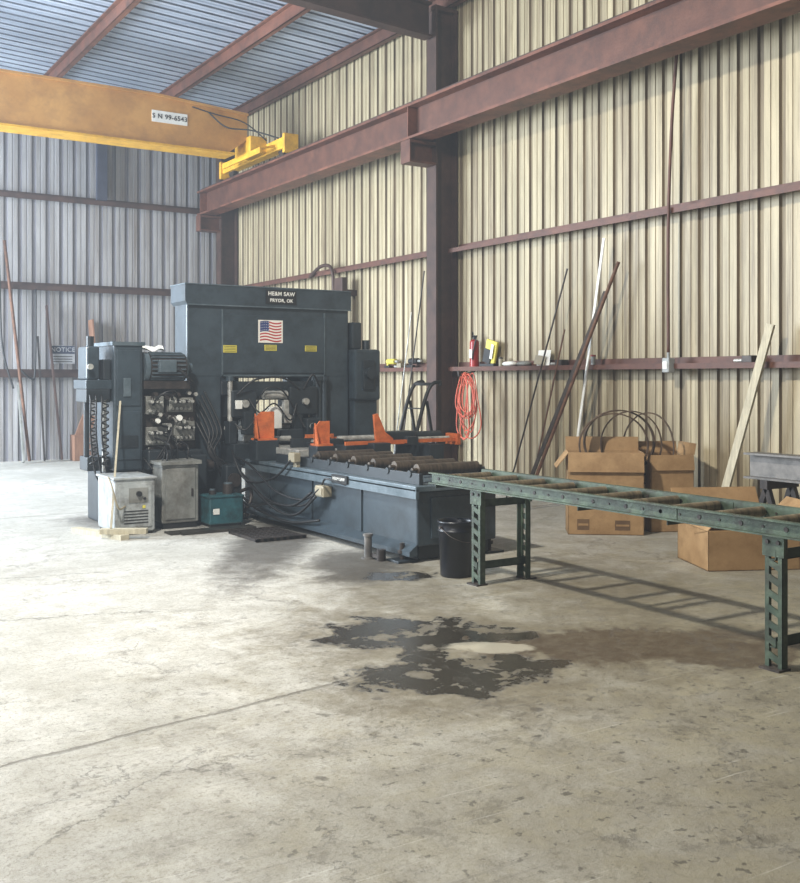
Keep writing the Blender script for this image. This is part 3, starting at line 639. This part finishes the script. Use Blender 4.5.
for i in range(len(prof)-1):
    for k in range(sg): fs.append([i*sg+k,i*sg+(k+1)%sg,(i+1)*sg+(k+1)%sg,(i+1)*sg+k])
fs.append(list(range(sg))); fs.append([(len(prof)-1)*sg+k for k in range(sg)])
b.raw(vs,fs,0,True); part(b,'bucket_body','bucket',t)
b=B(); b.tube([(cx-.155,cy,.40),(cx-.12,cy-.12,.33),(cx,cy-.175,.29),(cx+.12,cy-.12,.33),(cx+.155,cy,.40)],.0035); b.cyl((cx-.165,cy,.4),(cx-.14,cy,.4),.012); b.cyl((cx+.14,cy,.4),(cx+.165,cy,.4),.012)
part(b,'handle','dsteel',t,'thin wire handle')

# ---------------------------------------------------------------- CONVEYOR
XN,XF=4.73,5.24
cv=thing('roller_conveyor','long worn green gravity roller conveyor on punched legs','conveyor',(5.0,4.8,0))
Y0,Y1=1.6,6.93
for x,sg in ((XN,1),(XF,-1)):
    b=B()
    b.box(x-.005,x+.005,Y0,Y1,.735,.825,0,0)
    xa,xb=sorted((x,x-.04*sg)); b.box(xa,xb,Y0,Y1,.817,.827,0,0); b.box(xa,xb,Y0,Y1,.735,.744,0,0)
    for k in range(36):
        y=Y1-.1-k*.15
        if y>Y0: b.cyl((x-.009,y,.78),(x+.009,y,.78),.008 if k%2 else .014,seg=8,m=1)
    b.box(x-.009,x+.009,4.3,4.55,.745,.815,0,0)
    part(b,'side_rail',['green','dsteel'],cv)
y=Y1-.14
while y>Y0:
    b=B(); b.cyl((XN+.025,y,.785),(XF-.025,y,.785),.032,seg=18); b.cyl((XN,y,.785),(XF,y,.785),.011,seg=8)
    part(b,'roller','rollr',cv,'worn brown steel roller'); y-=.34
for y in (6.9,5.2,4.4,2.4):
    b=B(); b.box(XN,XF,y-.02,y+.02,.735,.745); b.box(XN,XF,y-.02,y-.012,.70,.745); part(b,'cross_member','green_dark',cv)
def leg(x,y):
    b=B(); w=.055; zt=.74
    b.box(x-.005,x+.005,y-w,y-w+.026,0,zt,0,0); b.box(x-.005,x+.005,y+w-.026,y+w,0,zt,0,0)
    z=.03
    while z<zt-.05:
        b.prism([(y-w+.02,z),(y-w+.02,z+.04),(y+w-.02,z+.07),(y+w-.02,z+.03)],'x',x-.005,x+.005,0); z+=.085
    s_=1 if x<5 else -1
    for yy in (y-w,y+w-.005):
        xa,xb=sorted((x,x+.045*s_)); b.box(xa,xb,yy,yy+.005,0,zt,0,0)
    b.box(x-.045,x+.06,y-.065,y+.065,0,.012,0,1); b.box(x-.009,x+.009,y-.07,y+.07,.62,.78,0,0)
    b.cyl((x-.018,y-.035,.70),(x+.018,y-.035,.70),.012,seg=8,m=1); b.cyl((x-.018,y+.035,.70),(x+.018,y+.035,.70),.012,seg=8,m=1)
    part(b,'leg',['green','dsteel'],cv,'green punched steel leg')
for y in (6.34,3.62):
    leg(XN+.01,y); leg(XF-.01,y)
    for z0,z1,dy in ((.12,.16,.02),(.60,.64,.02)):
        b=B(); b.box(XN,XF,y-dy,y+dy,z0,z0+.006); b.box(XN,XF,y-dy,y-dy+.006,z0,z1+.02); part(b,'leg_brace','green_dark',cv)

# ---------------------------------------------------------------- cardboard boxes
def carton(cx,cy,w,d,h,rz,label,flaps,tape=False,group='cardboard boxes'):
    t=thing('cardboard_box',label,'box',(0,0,0),group)
    b=B(); T=.008
    b.box(-w/2,w/2,-d/2,-d/2+T,0,h,0,0); b.box(-w/2,w/2,d/2-T,d/2,0,h,0,0); b.box(-w/2,-w/2+T,-d/2,d/2,0,h,0,0); b.box(w/2-T,w/2,-d/2,d/2,0,h,0,0); b.box(-w/2,w/2,-d/2,d/2,0,T,0,1)
    part(b,'box_body',['kraft','kraft_dark'],t)
    for (side,ang,L) in flaps:
        b=B()
        if side=='f': b.box(-w/2,w/2,-d/2-L,-d/2,h-T,h,0,0,rot=(ang,0,0),piv=(0,-d/2,h))
        if side=='b': b.box(-w/2,w/2,d/2,d/2+L,h-T,h,0,0,rot=(-ang,0,0),piv=(0,d/2,h))
        if side=='l': b.box(-w/2-L,-w/2,-d/2,d/2,h-T,h,0,0,rot=(0,-ang,0),piv=(-w/2,0,h))
        if side=='r': b.box(w/2,w/2+L,-d/2,d/2,h-T,h,0,0,rot=(0,ang,0),piv=(w/2,0,h))
        part(b,'flap','kraft',t)
    if tape:
        for (xa,xb,za,zb) in ((-w*.38,-w*.22,.05,.16),(w*.12,w*.32,.05,.15),(w*.05,w*.2,h-.12,h-.1)):
            b=B(); b.box(xa,xb,-d/2-.002,-d/2,za,zb,0,0); b.box(xa+.01,xb-.01,-d/2-.004,-d/2-.002,za+(zb-za)*.4,za+(zb-za)*.6,0,1)
            part(b,'printed_mark',['kraft_dark','kraft'],t,'dark printed mark')
    t.location=(cx,cy,0); t.rotation_euler=(0,0,rz); return t
carton(7.48,7.80,.76,.42,.84,math.radians(-38),'tall open kraft cardboard box holding steel hoops',[('f',1.40,.2),('b',-1.45,.14),('l',.9,.2)],True)
carton(8.18,7.62,.46,.46,.80,math.radians(-26),'open cardboard box tight beside taller box',[('f',1.4,.16),('r',-1.4,.12),('b',-1.3,.12)])
carton(7.18,5.86,.80,.66,.33,math.radians(-26),'low wide cardboard box with loose open flaps',[('b',-1.05,.32),('r',-.75,.3),('f',math.pi-.22,.3),('l',-2.3,.28)],False)
hoops=[(7.58,7.76,.90,.36,.32,-.62,.0),(7.70,7.80,.93,.38,.32,-.5,.08),(7.82,7.75,.90,.32,.34,-.72,-.1),(8.00,7.68,.86,.27,.36,-.9,.1)]
for i,(x,y,z,rx_,rz_,a,tl) in enumerate(hoops):
    b=B(); n=40; vs=[]
    for k in range(n):
        q=2*math.pi*k/n; u=rx_*math.cos(q); w=rz_*1.05*math.sin(q)
        px=x+u*math.cos(a)-tl*w*math.sin(a); py=y+u*math.sin(a)+tl*w*math.cos(a)
        nx,ny=-math.sin(a)*.032,math.cos(a)*.032
        vs += [(px-nx,py-ny,z+w),(px+nx,py+ny,z+w)]
    fs=[[2*k,2*k+1,(2*k+3)%(2*n),(2*k+2)%(2*n)] for k in range(n)]
    b.raw(vs,fs,0); o=solo(b,'steel_band_hoop','hoop','brown steel band hoop standing in the cardboard box','metal hoop',(x,y,0),'steel hoops in the box')
    sm=o.modifiers.new('thick','SOLIDIFY'); sm.thickness=.013

# ---------------------------------------------------------------- leaning stock
def lean(p0,p1,kind,w,t,m,name,label,cat):
    b=B()
    if kind=='r': b.cyl(p0,p1,w,seg=12)
    elif kind=='a':
        b.bar(p0,p1,w,.008); q=Vector((0,w/2,0)); b.bar(Vector(p0)+q-Vector((w/2,0,0)),Vector(p1)+q-Vector((w/2,0,0)),.008,w)
    else: b.bar(p0,p1,w,t,up=(1,0,0))
    return solo(b,name,m,label,cat,p0)
lean((7.92,9.62,.04),(8.5,8.62,2.95),'r',.022,0,'rust','steel_pipe','rusty brown steel pipe leaning against ribbed wall','pipe')
lean((7.96,9.74,.03),(8.49,8.80,2.62),'a',.034,0,'dsteel','steel_angle','dark steel angle leaning against the ribbed wall','metal bar')
lean((8.2,9.9,.02),(8.5,9.55,2.2),'r',.010,0,'rust','steel_rod','thin rusty rod leaning on wall girt','metal rod')
lean((8.25,10.4,.02),(8.5,9.5,2.95),'r',.011,0,'dsteel','steel_rod','tall thin dark rod leaning against the wall','metal rod')
lean((8.38,9.35,.01),(8.5,8.86,3.25),'b',.035,.015,'white','metal_strip','white metal strip leaning against the ribbed wall','metal bar')
lean((8.22,7.0,.03),(8.49,6.52,2.13),'b',.09,.03,'lwood','wood_plank','pale weathered wooden plank leaning on wall','wood plank')
lean((8.2,12.95,.02),(8.49,12.65,3.2),'r',.010,0,'dsteel','steel_rod','thin dark rod leaning near the column','metal rod')
lean((8.3,13.3,.02),(8.49,13.0,2.6),'r',.008,0,'steel','steel_rod','thin bright rod leaning against ribbed wall','metal rod')
lean((5.05,20.0,.03),(4.82,20.27,3.0),'b',.08,.03,'primer_dark','steel_flat','dark steel flat bar leaning at end wall','metal bar')
lean((4.7,19.9,.03),(4.66,20.27,2.4),'b',.04,.03,'dsteel','steel_flat','thin dark flat bar leaning at end wall','metal bar')
lean((4.45,20.0,.03),(4.05,20.27,4.2),'r',.03,0,'rust','steel_pipe','long rust coloured pipe leaning at end wall','pipe')
lean((4.3,19.8,.03),(4.3,20.27,1.5),'b',.12,.03,'grey','metal_strip','short grey metal strip leaning at end wall','metal bar')
lean((5.75,20.26,1.72),(5.68,20.3,2.75),'b',.3,.03,'bwood','wood_board','reddish brown board standing on wall girt','wood board')
b=B(); b.box(5.25,5.6,19.9,20.2,0,.5,.01,0); b.prism([(5.3,.5),(5.6,.5),(5.7,.85),(5.45,.9)],'y',20.0,20.04,0); b.box(5.6,5.9,19.8,20.2,0,.3,.01,1)
solo(b,'scrap_pile',['bwood','dsteel'],'pile of brown scrap boards against the end wall','scrap',(5.4,20,0))
b=B(); b.box(5.78,5.98,BY-.3,BY-.2,5.13,roofz(5.9)-.66); b.box(5.85,5.9,BY-.2,BY-.02,5.2,roofz(5.9)-.66)
solo(b,'wind_column','navy','short dark steel post above end wall girt','steel post',(5.88,BY-.2,5.13))
pipe([(4.3,20.24,1.8),(4.5,20.2,1.6),(4.6,20.22,1.75),(4.62,20.26,3.3)],.018,'black','hanging_cable','black cable drooping along the end wall','cable')
pipe([(3.9,20.2,5.0),(3.95,20.2,3.5),(4.0,20.2,2.2),(4.2,20.2,1.4)],.018,'black','hanging_cable','long black cable hanging down the end wall','cable')
t=thing('notice_sign','dull white and blue notice sign on end wall','sign',(5.13,20.28,1.95))
b=B(); b.box(4.9,5.36,20.26,20.29,1.88,2.23,0,0); b.box(4.905,5.355,20.252,20.26,2.07,2.225,0,1)
part(b,'sign_plate',['signw','blue'],t)
text('lettering','NOTICE',.12,(5.13,20.25,2.148),F_NY,'signw',t,'pale heading lettering',offset=.002)
b=B(); 
for q in range(3): b.box(4.95,5.31,20.255,20.26,1.91+.05*q,1.925+.05*q)
part(b,'printed_lines','ink',t)

# ---------------------------------------------------------------- things on the girt
GZ=1.76
t=thing('fire_extinguisher','red fire extinguisher with black hose on wall girt','fire extinguisher',(8.6,11.55,GZ))
b=B(); b.cyl((8.6,11.55,GZ),(8.6,11.55,GZ+.34),.066,seg=24); b.sphere((8.6,11.55,GZ+.34),.066,0,(1,1,.7)); part(b,'cylinder_body','red',t)
b=B(); b.cyl((8.6,11.55,GZ+.37),(8.6,11.55,GZ+.44),.02); b.bar((8.6,11.58,GZ+.44),(8.53,11.5,GZ+.48),.02,.012); b.bar((8.6,11.58,GZ+.43),(8.52,11.5,GZ+.41),.02,.012); b.tube([(8.6,11.5,GZ+.43),(8.55,11.45,GZ+.38),(8.52,11.47,GZ+.2),(8.53,11.5,GZ+.1)],.012)
part(b,'valve_handle','black',t)
b=B(); b.box(8.53,8.54,11.52,11.58,GZ+.12,GZ+.24); part(b,'label_plate','fwhite',t)
def onshelf(name,lab,cat,y,bf,mats):
    b=B(); bf(b,y); return solo(b,name,mats,lab,cat,(8.6,y,GZ))
def case(b,y):
    b.box(8.54,8.66,y-.16,y+.16,GZ,GZ+.04,.005,1); b.box(8.6,8.64,y-.13,y+.11,GZ+.04,GZ+.36,.01,2,rot=(.25,0,0)); b.box(8.58,8.6,y-.04,y+.12,GZ+.05,GZ+.24,0,0,rot=(.25,0,0)); b.box(8.575,8.58,y-.10,y-.05,GZ+.1,GZ+.3,0,3,rot=(.25,0,0))
onshelf('tool_packet','yellow and black package propped on wall girt','package',11.2,case,['black','black','yel','white'])
def drill(b,y):
    b.cyl((8.6,y-.12,GZ+.1),(8.6,y+.1,GZ+.1),.045,m=0); b.cyl((8.6,y-.2,GZ+.1),(8.6,y-.12,GZ+.1),.02,m=1); b.bar((8.6,y+.06,GZ+.1),(8.6,y+.1,GZ+.02),.05,.04); b.box(8.56,8.64,y+.02,y+.16,GZ,GZ+.04,.005,2)
onshelf('angle_grinder','black and silver angle grinder resting on girt','power tool',13.1,drill,['black','steel','black'])
onshelf('cordless_drill','yellow cordless drill resting on wall girt','power tool',13.75,drill,['yel','steel','black'])
def rag(b,y):
    b.sphere((8.6,y,GZ+.03),.09,0,(.8,1.3,.4)); b.sphere((8.61,y+.1,GZ+.03),.05,0,(.8,1.3,.6))
onshelf('shop_rag','crumpled white shop rag on wall girt','rag',10.75,rag,['white'])
onshelf('shop_rag','small crumpled grey rag on wall girt','rag',10.45,rag,['grey'])
def jar(b,y):
    b.cyl((8.6,y,GZ),(8.6,y,GZ+.1),.03,m=0); b.cyl((8.6,y,GZ+.1),(8.6,y,GZ+.12),.032,m=1)
onshelf('small_jar','small pale jar with dark lid on girt','jar',10.95,jar,['tan','black'])
onshelf('small_jar','small steel can on wall girt','can',9.15,jar,['steel','red'])
def card(b,y):
    b.box(8.6,8.604,y-.1,y+.12,GZ,GZ+.2,0,0,rot=(0,.2,.1)); b.box(8.57,8.574,y-.05,y+.16,GZ+.01,GZ+.13,0,1,rot=(.1,.2,0))
onshelf('paper_card','white paper cards propped on wall girt','paper',10.05,card,['white','tan'])
def smallbox(b,y): b.box(8.54,8.66,y-.06,y+.06,GZ,GZ+.07,.004,0); b.cyl((8.6,y+.1,GZ+.02),(8.6,y+.2,GZ+.02),.018,m=1)
onshelf('parts_box','small dark parts box on wall girt','box',9.72,smallbox,['dsteel','steel'])
onshelf('parts_box','small tan parts box on wall girt','box',13.45,smallbox,['tan','steel'])
onshelf('parts_box','small dark parts box near wall end','box',6.85,smallbox,['dsteel','steel'])
t=thing('air_hose','coiled salmon red air hose hanging from wall girt','hose',(8.42,11.45,1.66))
b=B(); random.seed(5)
for k in range(9):
    pts=[]; rw=random.uniform(.10,.2); rh=random.uniform(.26,.46); cy=11.4+random.uniform(-.06,.06); cz=1.66-rh; ph=random.uniform(0,6)
    for q in range(14):
        a=2*math.pi*q/14; pts.append((8.42-.014*k+.015*math.sin(3*a+ph),cy+rw*math.sin(a)*(1-.4*math.cos(a))+.02*math.sin(2*a+ph),cz+rh*math.cos(a)+.015*math.sin(3*a+ph)))
    b.tube(pts,.0085,0,8,closed=True)
b.tube([(8.34,11.36,1.2),(8.33,11.3,.95),(8.32,11.4,.75),(8.32,11.5,.85),(8.33,11.48,1.1)],.0085)
part(b,'hose_coil','hose_red',t)
b=B(); b.bar((8.53,11.45,1.69),(8.26,11.45,1.63),.03,.02); b.bar((8.26,11.45,1.63),(8.25,11.45,1.7),.03,.02); part(b,'hose_hook','dsteel',t)
t=thing('hand_truck','black hand truck tilted beside the column','hand truck',(7.4,11.3,0))
b=B()
for dy in (0,.4):
    b.tube([(7.15,11.5-dy,.1),(7.3,11.45-dy,.9),(7.45,11.4-dy,1.45),(7.6,11.38-dy,1.55),(7.62,11.38-dy,1.5)],.025)
    b.bar((7.65,11.4-dy,.1),(7.42,11.4-dy,1.3),.03,.03)
for z in (.4,.8,1.2): b.bar((7.15+z*.2,11.48,z),(7.15+z*.2,11.08,z),.04,.015)
b.bar((7.5,11.4,1.52),(7.5,11.0,1.52),.04,.04)
part(b,'frame','black',t)
b=B(); b.box(6.98,7.2,11.05,11.55,.0,.02); part(b,'toe_plate','steel',t)
for dy in (0,.42):
    b=B(); b.cyl((7.65,11.4-dy,.11),(7.65,11.46-dy,.11),.11,seg=24); part(b,'wheel','black',t)
for i,(x,z0,z1,m,l) in enumerate(((7.97,.66,.90,'gsteel','short grey steel beam resting on sawhorses'),(8.19,.66,.78,'primer','red oxide steel channel resting on sawhorses'))):
    b=B(); b.ibeam('y',4.2,6.35,x,z0,z1,.2,.018,.012)
    solo(b,'steel_stock',m,l,'steel beam',(x,5.2,z0),'steel stock on stands')
for y in (6.1,4.6):
    b=B(); b.box(7.84,8.3,y-.04,y+.04,.58,.66,0)
    for x in (7.89,8.25):
        b.bar((x,y,.6),(x,y-.2,.0),.05,.05); b.bar((x,y,.6),(x,y+.2,.0),.05,.05)
    solo(b,'sawhorse','dsteel','dark steel sawhorse carrying beam stock','sawhorse',(8.05,y,0),'sawhorses')

# ---------------------------------------------------------------- lights
def area(name,loc,target,sx,sy,p,col):
    d=bpy.data.lights.new(name,'AREA'); d.shape='RECTANGLE'; d.size=sx; d.size_y=sy; d.energy=p; d.color=col
    o=bpy.data.objects.new(name,d); C.objects.link(o); o.location=loc
    o.rotation_euler=(Vector(target)-Vector(loc)).to_track_quat('-Z','Y').to_euler(); return o
area('bay_door_daylight',(-3.3,16.4,3.6),(4.0,15.6,2.2),6,5,3700,(.80,.90,1))
area('high_left_light',(.5,6.0,6.6),(4.4,6.0,0),.35,.35,900,(1,.96,.87))  # unseen compact source added high on the left for the conveyor shadow
area('rear_fill_light',(-5.0,.5,3.2),(6,9,1.8),4,4,320,(.98,.98,.98))  # broad fill added from behind the camera, no door modelled there
w=bpy.data.worlds.new('world'); bpy.context.scene.world=w; w.use_nodes=True
wn=w.node_tree.nodes; bg=wn['Background']; bg.inputs[0].default_value=(.84,.92,1,1); bg.inputs[1].default_value=.6
# thin bluish scatter volume added to veil the scene in haze
vs=wn.new('ShaderNodeVolumeScatter'); vs.inputs['Density'].default_value=.005; vs.inputs['Anisotropy'].default_value=.2; vs.inputs['Color'].default_value=(.80,.89,1,1)
w.node_tree.links.new(vs.outputs[0],wn['World Output'].inputs['Volume'])

# ---------------------------------------------------------------- camera
cd=bpy.data.cameras.new('camera'); cam=bpy.data.objects.new('camera',cd); C.objects.link(cam)
cd.sensor_fit='HORIZONTAL'; cd.sensor_width=36; cd.lens=1020/800*36; cd.shift_y=-63.5/800; cd.clip_start=.05
cam.location=(0,0,1.6); cam.rotation_euler=(math.pi/2,0,math.radians(-32.5))
bpy.context.scene.camera=cam
